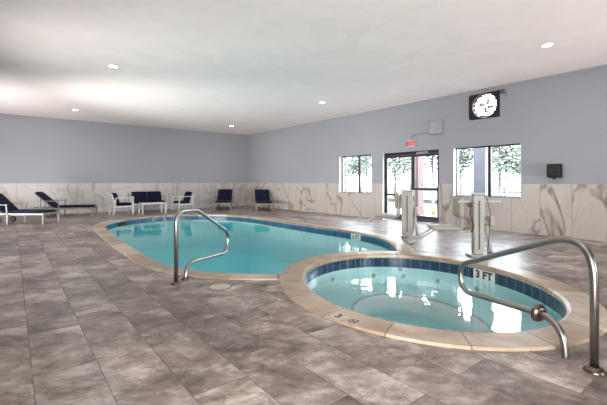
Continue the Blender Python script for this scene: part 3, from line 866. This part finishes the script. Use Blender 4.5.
# ------------------------------------------------------------------ pool access lifts
def lift(loc, rz, label, arms, mw, fl):
    """local +X = the way the chair faces"""
    root = thing('pool_lift', label, 'pool lift', loc, rz, 'pool access lifts')
    bm = bmesh.new(); box(bm, -.15, .15, -.13, .13, .012, .035); 
    for x in (-.12, .12):
        for y in (-.10, .10): lathe(bm, [(.03, 0), (.03, .012), (0, .012)], 12, (x, y, 0))
    link('base_plate', bm, M['lift_grey'], root, bevel=.006)
    bm = bmesh.new(); v = box(bm, -mw, mw, -mw*.9, mw*.9, .035, .99)
    for q in v:
        if q.co.z > .5: q.co.x = q.co.x*1.12; q.co.y *= .95
    link('mast', bm, M['lift_white'], root, bevel=.02, seg=3)
    link('mast_cap', B(-mw*1.14, mw*1.14, -mw*.9, mw*.9, .992, 1.02), M['lift_grey'], root, bevel=.01)
    for s in (-1, 1):
        link('mast_groove', B(-.012, .012, s*mw*.885-.004, s*mw*.885+.004, .12, .90), M['lift_dark'], root)
    bm = bmesh.new(); tube(bm, [(-.20, .0, .06), (-.135, 0, .52)], .026, 14); tube(bm, [(-.135, 0, .52), (-.10, 0, .80)], .016, 12)
    link('actuator', bm, M['lift_grey'], root, smooth=True)
    bm = bmesh.new(); box(bm, -.255, -.165, -.045, .045, .02, .075); link('pivot_bracket', bm, M['lift_dark'], root, bevel=.006)
    # battery and control box behind the mast
    bm = bmesh.new(); box(bm, -.225, -.155, -.10, .10, .50, .66); link('battery_box', bm, M['lift_tan'], root, bevel=.012)
    link('battery_holder', B(-.154, -.088, -.04, .04, .53, .58), M['lift_grey'], root)
    # arm to the chair, on the far side of the mast
    bm = bmesh.new(); bar(bm, (.0, -.085, .86), (.20, -.17, .86), .05, .06, (0, 0, 1)); bar(bm, (.19, -.16, .885), (.19, -.16, .60), .05, .05, (0, 1, 0))
    link('swing_arm', bm, M['lift_white'], root, bevel=.006)
    bm = bmesh.new(); cushion(bm, .36, .42, .085, Matrix.Translation((.205, -.17, .79)) @ Matrix.Rotation(R(90), 4, 'Y'), .3)
    link('backrest', bm, M['lift_tan'], root, smooth=True)
    bm = bmesh.new(); tube(bm, fillet([(.235, -.30, .64), (.235, -.30, .40), (.60, -.30, .385)], .10, 6), .021, 12)
    tube(bm, fillet([(.235, -.04, .64), (.235, -.04, .40), (.60, -.04, .385)], .10, 6), .021, 12)
    link('seat_bracket', bm, M['lift_white'], root, smooth=True)
    bm = bmesh.new(); cushion(bm, .46, .44, .075, Matrix.Translation((.50, -.17, .405)), .2)
    link('seat', bm, M['lift_white'], root, smooth=True)
    bm = bmesh.new()
    for y in (-.27, -.07): bar(bm, (.68, y, .40), (.68+.32*fl, y, .40-.20*fl), .035, .025, (0, 0, 1))
    link('footrest_arm', bm, M['lift_white'], root)
    bm = bmesh.new(); bar(bm, (.68+.20*fl, -.17, .40-.13*fl), (.68+.49*fl, -.17, .40-.235*fl), .34, .028); link('footrest', bm, M['lift_white'], root, bevel=.01)
    if arms:
        bm = bmesh.new(); bar(bm, (.20, -.38, .885), (.34, -.38, .885), .045, .035); bar(bm, (.20, .06, .885), (.34, .06, .885), .045, .035)
        bar(bm, (.18, -.42, .885), (.18, .085, .885), .035, .035)
        link('armrest', bm, M['lift_white'], root, bevel=.006)
        bm = bmesh.new(); bar(bm, (-.08, .0, .885), (-.37, -.05, .885), .045, .035); link('push_handle', bm, M['lift_white'], root, bevel=.006)
        bm = bmesh.new(); tube(bm, fillet([(.15, .12, .86), (.16, .13, .66), (.11, .13, .50), (.14, .12, .40)], .05), .014, 8)
        link('safety_belt', bm, M['strap'], root, smooth=True)
        bm = bmesh.new(); box(bm, .115, .20, .095, .105, .80, .86); link('belt_buckle', bm, M['lift_dark'], root)
    bm = bmesh.new(); tube(bm, fillet([(-.12, .06, .95), (-.16, .10, .7), (-.14, .10, .3), (-.12, .08, .1)], .06), .008, 8)
    link('cable', bm, M['lift_dark'], root, smooth=True)
    return root
FACE = math.atan2(.617, -.787)
lift((6.83, 5.01, 0), FACE - R(24), 'off white pool lift at the pool corner in front of the glass doors', False, .115, .6)
lift((5.93, 3.0, 0), FACE - R(4), 'off white pool lift behind the hot tub, brown belt hanging from its chair', True, .078, .85)

# ------------------------------------------------------------------ wall things
# exhaust fan in its opening
def fan():
    y0, y1, z0, z1 = FN; x = XR; yc, zc = (y0+y1)/2-.012, (z0+z1)/2+.004
    root = thing('exhaust_fan', 'square black exhaust fan in the upper wall above the right window', 'fan', (x, yc, zc))
    bm = bmesh.new(); n = 48; ro = .308
    hy0, hy1, hz0, hz1 = y0-yc+.001, y1-yc-.001, z0-zc+.001, z1-zc-.001
    outer = []
    for k in range(n):
        a = 2*PI*(k+.5)/n; c, s = math.cos(a), math.sin(a)
        m = min((hy1 if c > 0 else -hy0)/abs(c) if abs(c) > 1e-6 else 9, (hz1 if s > 0 else -hz0)/abs(s) if abs(s) > 1e-6 else 9)
        outer.append((c*m, s*m))
    O = [bm.verts.new((-.02, *p)) for p in outer]; I = [bm.verts.new((-.02, ro*math.cos(2*PI*(k+.5)/n), ro*math.sin(2*PI*(k+.5)/n))) for k in range(n)]
    I2 = [bm.verts.new((.14, ro*math.cos(2*PI*(k+.5)/n), ro*math.sin(2*PI*(k+.5)/n))) for k in range(n)]
    O2 = [bm.verts.new((.03, *p)) for p in outer]
    for k in range(n):
        j = (k+1) % n
        bm.faces.new((O[k], O[j], I[j], I[k])); bm.faces.new((I[k], I[j], I2[j], I2[k])); bm.faces.new((O[k], O2[k], O2[j], O[j])); bm.faces.new((O2[k], I2[k], I2[j], O2[j]))
    link('housing', bm, M['black_plastic'], root)
    bm = bmesh.new(); n = 40
    lathe(bm, [(.303, -.022), (.311, -.030), (.316, -.022), (.311, -.0205), (.303, -.022)], 48, (0, 0, 0), 'X')
    link('orifice_ring', bm, M['rust'], root)
    bm = bmesh.new(); lathe(bm, [(0, .0), (.05, 0), (.055, .02), (.055, .09), (0, .09)], 24, (0, .10, .04), 'X')
    hub = bm
    link('motor', hub, M['grey_box'], root)
    for k in range(4):
        bm = bmesh.new(); a = R(20+90*k); c, s = math.cos(a), math.sin(a)
        T = Matrix.Rotation(a, 4, 'X') @ Matrix.Translation((.06, 0, 0)) @ Matrix.Rotation(R(28), 4, 'Y')
        # broad pitched blade built along +Z then spun
        P = [(-.02, .04), (.02, .04), (.05, .13), (.04, .175), (-.02, .17), (-.035, .10)]
        A = [bm.verts.new(T @ Vector((0.0, p[0], p[1]))) for p in P]; Bv = [bm.verts.new(T @ Vector((.006, p[0], p[1]))) for p in P]
        bm.faces.new(A); bm.faces.new(Bv[::-1])
        for i in range(6): bm.faces.new((A[i], Bv[i], Bv[(i+1) % 6], A[(i+1) % 6]))
        for v in bm.verts: v.co.y += .10*.0; 
        link('blade', bm, M['grey_box'], root)
    for k in range(6):
        z = -.25+.1*k; bm = bmesh.new(); h = math.sqrt(max(.0, .305**2-min(.25, abs(z))**2))
        bar(bm, (.105, -max(.08, h), z), (.105, max(.08, h), z), .05, .006, (.55, 0, 1)); link('louver', bm, M['lift_dark'], root)
    bm = bmesh.new()
    for k in range(3):
        r_ = .09+.085*k; tube(bm, [(-.012, r_*math.cos(2*PI*i/32), r_*math.sin(2*PI*i/32)) for i in range(33)], .0028, 6, False)
    for k in range(4):
        a = R(45+90*k); tube(bm, [(-.012, .05*math.cos(a), .05*math.sin(a)), (-.012, .306*math.cos(a), .306*math.sin(a))], .003, 6)
    link('wire_guard', bm, M['conduit'], root)
fan()
# camera beside it
cr = thing('security_camera', 'small grey security camera on the wall right of the exhaust fan', 'camera', (XR, 4.10, 3.42))
bm = bmesh.new(); lathe(bm, [(.045, 0), (.045, -.018), (.02, -.03), (.02, -.06), (0, -.06)], 20, (-.0005, 0, 0), 'X'); link('mount', bm, M['conduit'], cr)
bm = bmesh.new(); lathe(bm, [(0, -.09), (.04, -.08), (.052, 0), (.052, .09), (.0, .1)], 20, (0, 0, 0), 'X')
bmesh.ops.transform(bm, matrix=Matrix.Translation((-.11, .0, -.03)) @ Matrix.Rotation(R(35), 4, 'Z') @ Matrix.Rotation(R(-18), 4, 'Y'), verts=bm.verts)
link('camera_body', bm, M['lift_dark'], cr, smooth=True)
bm = bmesh.new(); tube(bm, fillet([(-.01, -.03, -.01), (-.03, -.05, -.10), (-.01, -.02, -.17)], .03), .006, 8); link('cable', bm, M['lift_dark'], cr)
bm = bmesh.new(); bar(bm, (-.012, .02, .02), (-.012, .11, .035), .015, .02); link('bracket', bm, M['conduit'], cr)

# grey emergency light box and conduit, exit sign
eb = thing('junction_box', 'square grey box high on the wall above the glass doors', 'electrical box', (XR, 5.94, 2.735))
link('box_body', B(-.11, -.0005, -.19, .19, -.19, .19), M['grey_box'], eb, bevel=.02, seg=3)
link('box_cover', B(-.118, -.1105, -.165, .165, -.165, .165), M['grey_box'], eb, bevel=.004)
cd = bmesh.new(); tube(cd, fillet([(XR-.02, 6.13, 2.60), (XR-.02, 6.76, 2.60), (XR-.02, 6.76, 2.485)], .05), .011, 10)
tag(link('conduit', cd, M['conduit'], None, smooth=True), 'thin grey conduit running from the box down to the exit sign', 'conduit')
ex = thing('exit_sign', 'small lit sign with red EXIT letters above the glass doors', 'exit sign', (XR, 6.78, 2.345))
link('sign_box', B(-.05, -.0005, -.15, .15, -.115, .115), M['sign_white'], ex, bevel=.008)
nn = Vector((-1, 0, 0)); up = Vector((0, 0, 1)); rt = up.cross(nn)
text_mesh('lettering', 'EXIT', .155, M['exit_red'], ex, Matrix.Translation((-.0515, 0, 0)) @ Matrix((rt, up, nn)).transposed().to_4x4(), .001, bold=.008)

# black loudspeaker / dispenser
sp = thing('wall_speaker', 'black boxy speaker mounted on the right wall above the marble', 'speaker', (XR, 3.03, 1.44))
bm = bmesh.new(); v = box(bm, -.17, -.02, -.145, .145, -.15, .155)
for q in v:
    if q.co.x < -.1:
        q.co.y *= .8
        if q.co.z < 0: q.co.z += .035
link('cabinet', bm, M['black_plastic'], sp, bevel=.012)
link('grille', B(-.182, -.1705, -.10, .10, -.10, .135), M['black_rubber'], sp, bevel=.004)
link('wall_bracket', B(-.0195, -.0005, -.06, .06, -.08, .08), M['lift_dark'], sp)
bm = bmesh.new(); box(bm, -.12, -.06, -.03, .03, -.178, -.151); link('knob', bm, M['black_rubber'], sp)

# ------------------------------------------------------------------ recessed ceiling lights
LIGHT_POWER = 16
def downlight(x, y, label):
    root = thing('ceiling_light', label, 'ceiling light', (x, y, ZC), 0, 'recessed ceiling lights')
    bm = bmesh.new(); lathe(bm, [(.078, -.0005), (.10, -.0005), (.10, -.008), (.078, -.012), (.078, -.0005)], 32); link('trim_ring', bm, M['trim_white'], root)
    bm = bmesh.new(); lathe(bm, [(.0765, -.0005), (.0765, -.007), (0, -.007)], 32); link('lens', bm, M['lens'], root)
    ld = bpy.data.lights.new('lamp', 'AREA'); ld.shape = 'DISK'; ld.size = .15; ld.energy = LIGHT_POWER; ld.color = (1, .96, .92)
    lo = bpy.data.objects.new('lamp', ld); C.objects.link(lo); lo.parent = root; lo.location = (0, 0, -.016)
for x, y, lb in ((1.63, 8.38, 'lit round ceiling light left of centre, largest on the left'), (1.63, 14.2, 'lit round ceiling light at the far left, above the loungers'),
                 (7.28, 14.2, 'small lit round ceiling light nearest the room corner'), (7.28, 8.38, 'lit round ceiling light in the middle right of the ceiling'),
                 (7.28, 2.46, 'lit round ceiling light at the far right, right of the exhaust fan')):
    downlight(x, y, lb)

# ------------------------------------------------------------------ outside
bm = bmesh.new(); G = -.03
x0, x1, y0, y1 = XL-TH, XR+TH, YF-TH, YB+TH
for a in ((x1, x1+5.0, -40, 60), (-40, x0, -40, 60), (x0, x1, -40, y0), (x0, x1, y1, 60)): box(bm, a[0], a[1], a[2], a[3], G-.2, G)
struct(link('ground', bm, M['concrete']), 'pale concrete paving outside')
struct(link('road', B(x1+5.0, 90, -40, 60, G-.2, G-.005), M['asphalt']), 'grey parking lot outside')
def pillar(x, y, w, d, m, label):
    r = thing('pillar', label, 'pillar', (x, y, G))
    link('shaft', B(-w/2, w/2, -d/2, d/2, .25, 3.4), m, r, bevel=.006); link('plinth', B(-w/2-.03, w/2+.03, -d/2-.03, d/2+.03, 0, .25), m, r, bevel=.008)
pillar(11.9, 8.32, .34, .34, M['red_brick'], 'red brick pillar outside behind the right glass door')
pillar(12.2, 6.02, .40, .40, M['lilac_brick'], 'grey brick pillar outside behind the left pane of the right window')
pillar(12.4, 10.62, .3, .3, M['red_brick'], 'red brick pillar outside at the left edge of the glass doors')
def tree(x, y, h, r, n, label, seed):
    rnd = random.Random(seed); root = thing('tree', label, 'tree', (x, y, G), 0, 'trees outside the windows')
    bm = bmesh.new(); tube(bm, [(0, 0, 0), (.04, .02, h*.25), (-.03, .03, h*.5), (.02, 0, h*.78)], [.10, .08, .06, .03], 9)
    for k in range(6):
        a = k*1.05+seed; z = h*(.35+.07*k); tube(bm, [(0, 0, z), (r*.35*math.cos(a), r*.35*math.sin(a), z+r*.35), (r*.7*math.cos(a), r*.7*math.sin(a), z+r*.55)], [.04, .025, .01], 6)
    link('trunk', bm, M['bark'], root)
    bm = bmesh.new(); cl = []
    for k in range(26):
        a = rnd.uniform(0, 2*PI); q = rnd.random()**.5; zz = rnd.uniform(-.75, 1)
        cl.append(Vector((r*.78*q*math.cos(a)*(1-.35*max(0, zz)), r*.78*q*math.sin(a)*(1-.35*max(0, zz)), h*.62+zz*h*.34)))
    for k in range(n):
        c = rnd.choice(cl); v = Vector((rnd.gauss(0, 1), rnd.gauss(0, 1), rnd.gauss(0, .8))).normalized()*r*.36*rnd.random()**.4
        p = c+v; s = rnd.uniform(.06, .13)
        M3 = Matrix.Translation(p) @ Matrix.Rotation(rnd.uniform(0, 6.28), 4, 'Z') @ Matrix.Rotation(rnd.uniform(-1.2, 1.2), 4, 'X')
        vs = [bm.verts.new(M3 @ Vector(q)) for q in ((-s, 0, 0), (0, -s*.5, s*.12), (s*1.2, 0, 0), (0, s*.5, s*.12))]; bm.faces.new(vs)
    link('crown', bm, M['leaf'], root)
def far(u, t):
    k = (u-303.5)/372; return (t*(.7871*k+.6168), t*(-.6168*k+.7871))
for i, (u, t, h, r, n, lb) in enumerate((
        (345, 24, 4.9, 1.7, 5200, 'green tree outside behind the left pane of the left window'),
        (367, 31, 5.6, 1.7, 4600, 'loose green tree outside behind the right pane of the left window'),
        (395, 25, 5.4, 1.9, 5600, 'green tree outside seen through the left glass door'),
        (433, 21, 4.9, 1.4, 4600, 'green tree outside seen through the right glass door'),
        (461, 26, 5.2, 1.7, 5200, 'green tree outside behind the left pane of the right window'),
        (500, 21, 4.8, 1.6, 6000, 'full green tree outside behind the right pane of the right window'),
        (523, 26, 4.6, 1.4, 4600, 'green tree outside at the right edge of the right window'))):
    tree(*far(u, t), h, r, n, lb, i+3)
# low pale wall of the lot and a kerb
struct(link('curb', B(19.0, 19.4, -20, 45, G-.005, .16), M['kerb']), 'tan kerb strip across the lot outside')
# white rail fence by the road
x = 33
fr = thing('rail_fence', 'long grey rail fence far outside beyond the parking lot', 'fence', (x, 15, G))
for k in range(14): link('post', B(-.05, .05, -12.05+k*1.9, -11.95+k*1.9, 0, 1.0), M['fence'], fr)
for z in (.35, .65, .95): link('rail', B(-.02, .02, -12.1, 12.9, z-.05, z+.05), M['fence'], fr)

# ------------------------------------------------------------------ light
w = bpy.data.worlds.new('World'); sc.world = w; w.use_nodes = True
nt = w.node_tree; nt.nodes.clear()
o_ = nt.nodes.new('ShaderNodeOutputWorld'); bg = nt.nodes.new('ShaderNodeBackground')
tc = nt.nodes.new('ShaderNodeTexCoord'); sx = nt.nodes.new('ShaderNodeSeparateXYZ'); rp = nt.nodes.new('ShaderNodeValToRGB')
nt.links.new(tc.outputs['Generated'], sx.inputs[0]); nt.links.new(sx.outputs[2], rp.inputs[0]); nt.links.new(rp.outputs[0], bg.inputs[0]); nt.links.new(bg.outputs[0], o_.inputs[0])
e = rp.color_ramp.elements; e[0].position = 0; e[0].color = (.96, .98, 1, 1); e[1].position = .8; e[1].color = (.70, .82, 1, 1)   # hazy bright sky, bluer overhead
bg.inputs[1].default_value = 17.0
sl = bpy.data.lights.new('sun', 'SUN'); sl.energy = 12.0; sl.angle = R(2); sl.color = (1, .97, .92)
so = bpy.data.objects.new('sun', sl); C.objects.link(so); so.rotation_euler = Vector((.12, .62, -.78)).to_track_quat('-Z', 'Y').to_euler()
def ceiling_fill(loc, target, power, size):  # added out-of-view spots aimed up to brighten the ceiling, no fixture in the room
    l = bpy.data.lights.new('ceiling_fill', 'SPOT'); l.energy = power; l.color = (1, .945, .915); l.spot_size = R(size); l.spot_blend = 1.0; l.shadow_soft_size = .35
    o = bpy.data.objects.new('ceiling_fill', l); C.objects.link(o); o.location = loc
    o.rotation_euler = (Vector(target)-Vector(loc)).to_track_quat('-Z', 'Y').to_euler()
ceiling_fill((-.6, -1.4, .8), (4.2, 5.6, ZC), 1450, 115)
ceiling_fill((7.6, -3.0, .8), (6.5, 6.0, ZC), 780, 100)
ceiling_fill((-2.3, 6.6, .4), (6.6, 9.0, ZC), 680, 88)
ceiling_fill((-2.3, 10.6, .3), (9.0, 11.6, ZC), 1400, 68)
ceiling_fill((-2.3, 12.2, .3), (2.4, 14.6, ZC), 640, 125)
def portal(axis, c, h, d):
    u0, u1, z0, z1 = h
    l = bpy.data.lights.new('window_portal', 'AREA'); l.shape = 'RECTANGLE'; l.size = u1-u0; l.size_y = z1-z0; l.cycles.is_portal = True
    o = bpy.data.objects.new('window_portal', l); C.objects.link(o)
    o.location = (c, (u0+u1)/2, (z0+z1)/2) if axis == 'X' else ((u0+u1)/2, c, (z0+z1)/2)
    o.rotation_euler = Vector(d).to_track_quat('-Z', 'Z').to_euler()
for h in (W1, W2, DR): portal('X', XR+.2, h, (-1, 0, 0))
for h in LW: portal('X', XL-.2, h, (1, 0, 0))
for h in FW: portal('Y', YF-.2, h, (0, 1, 0))

# ------------------------------------------------------------------ camera
cam = bpy.data.cameras.new('camera'); co = bpy.data.objects.new('camera', cam); C.objects.link(co)
cam.sensor_fit = 'HORIZONTAL'; cam.sensor_width = 36; cam.lens = 372/607*36
cam.shift_y = -20.5/607; cam.clip_start = .05; cam.clip_end = 300
co.location = (0, 0, 1.2); co.rotation_euler = (PI/2, 0, -math.asin(.6168))
sc.camera = co
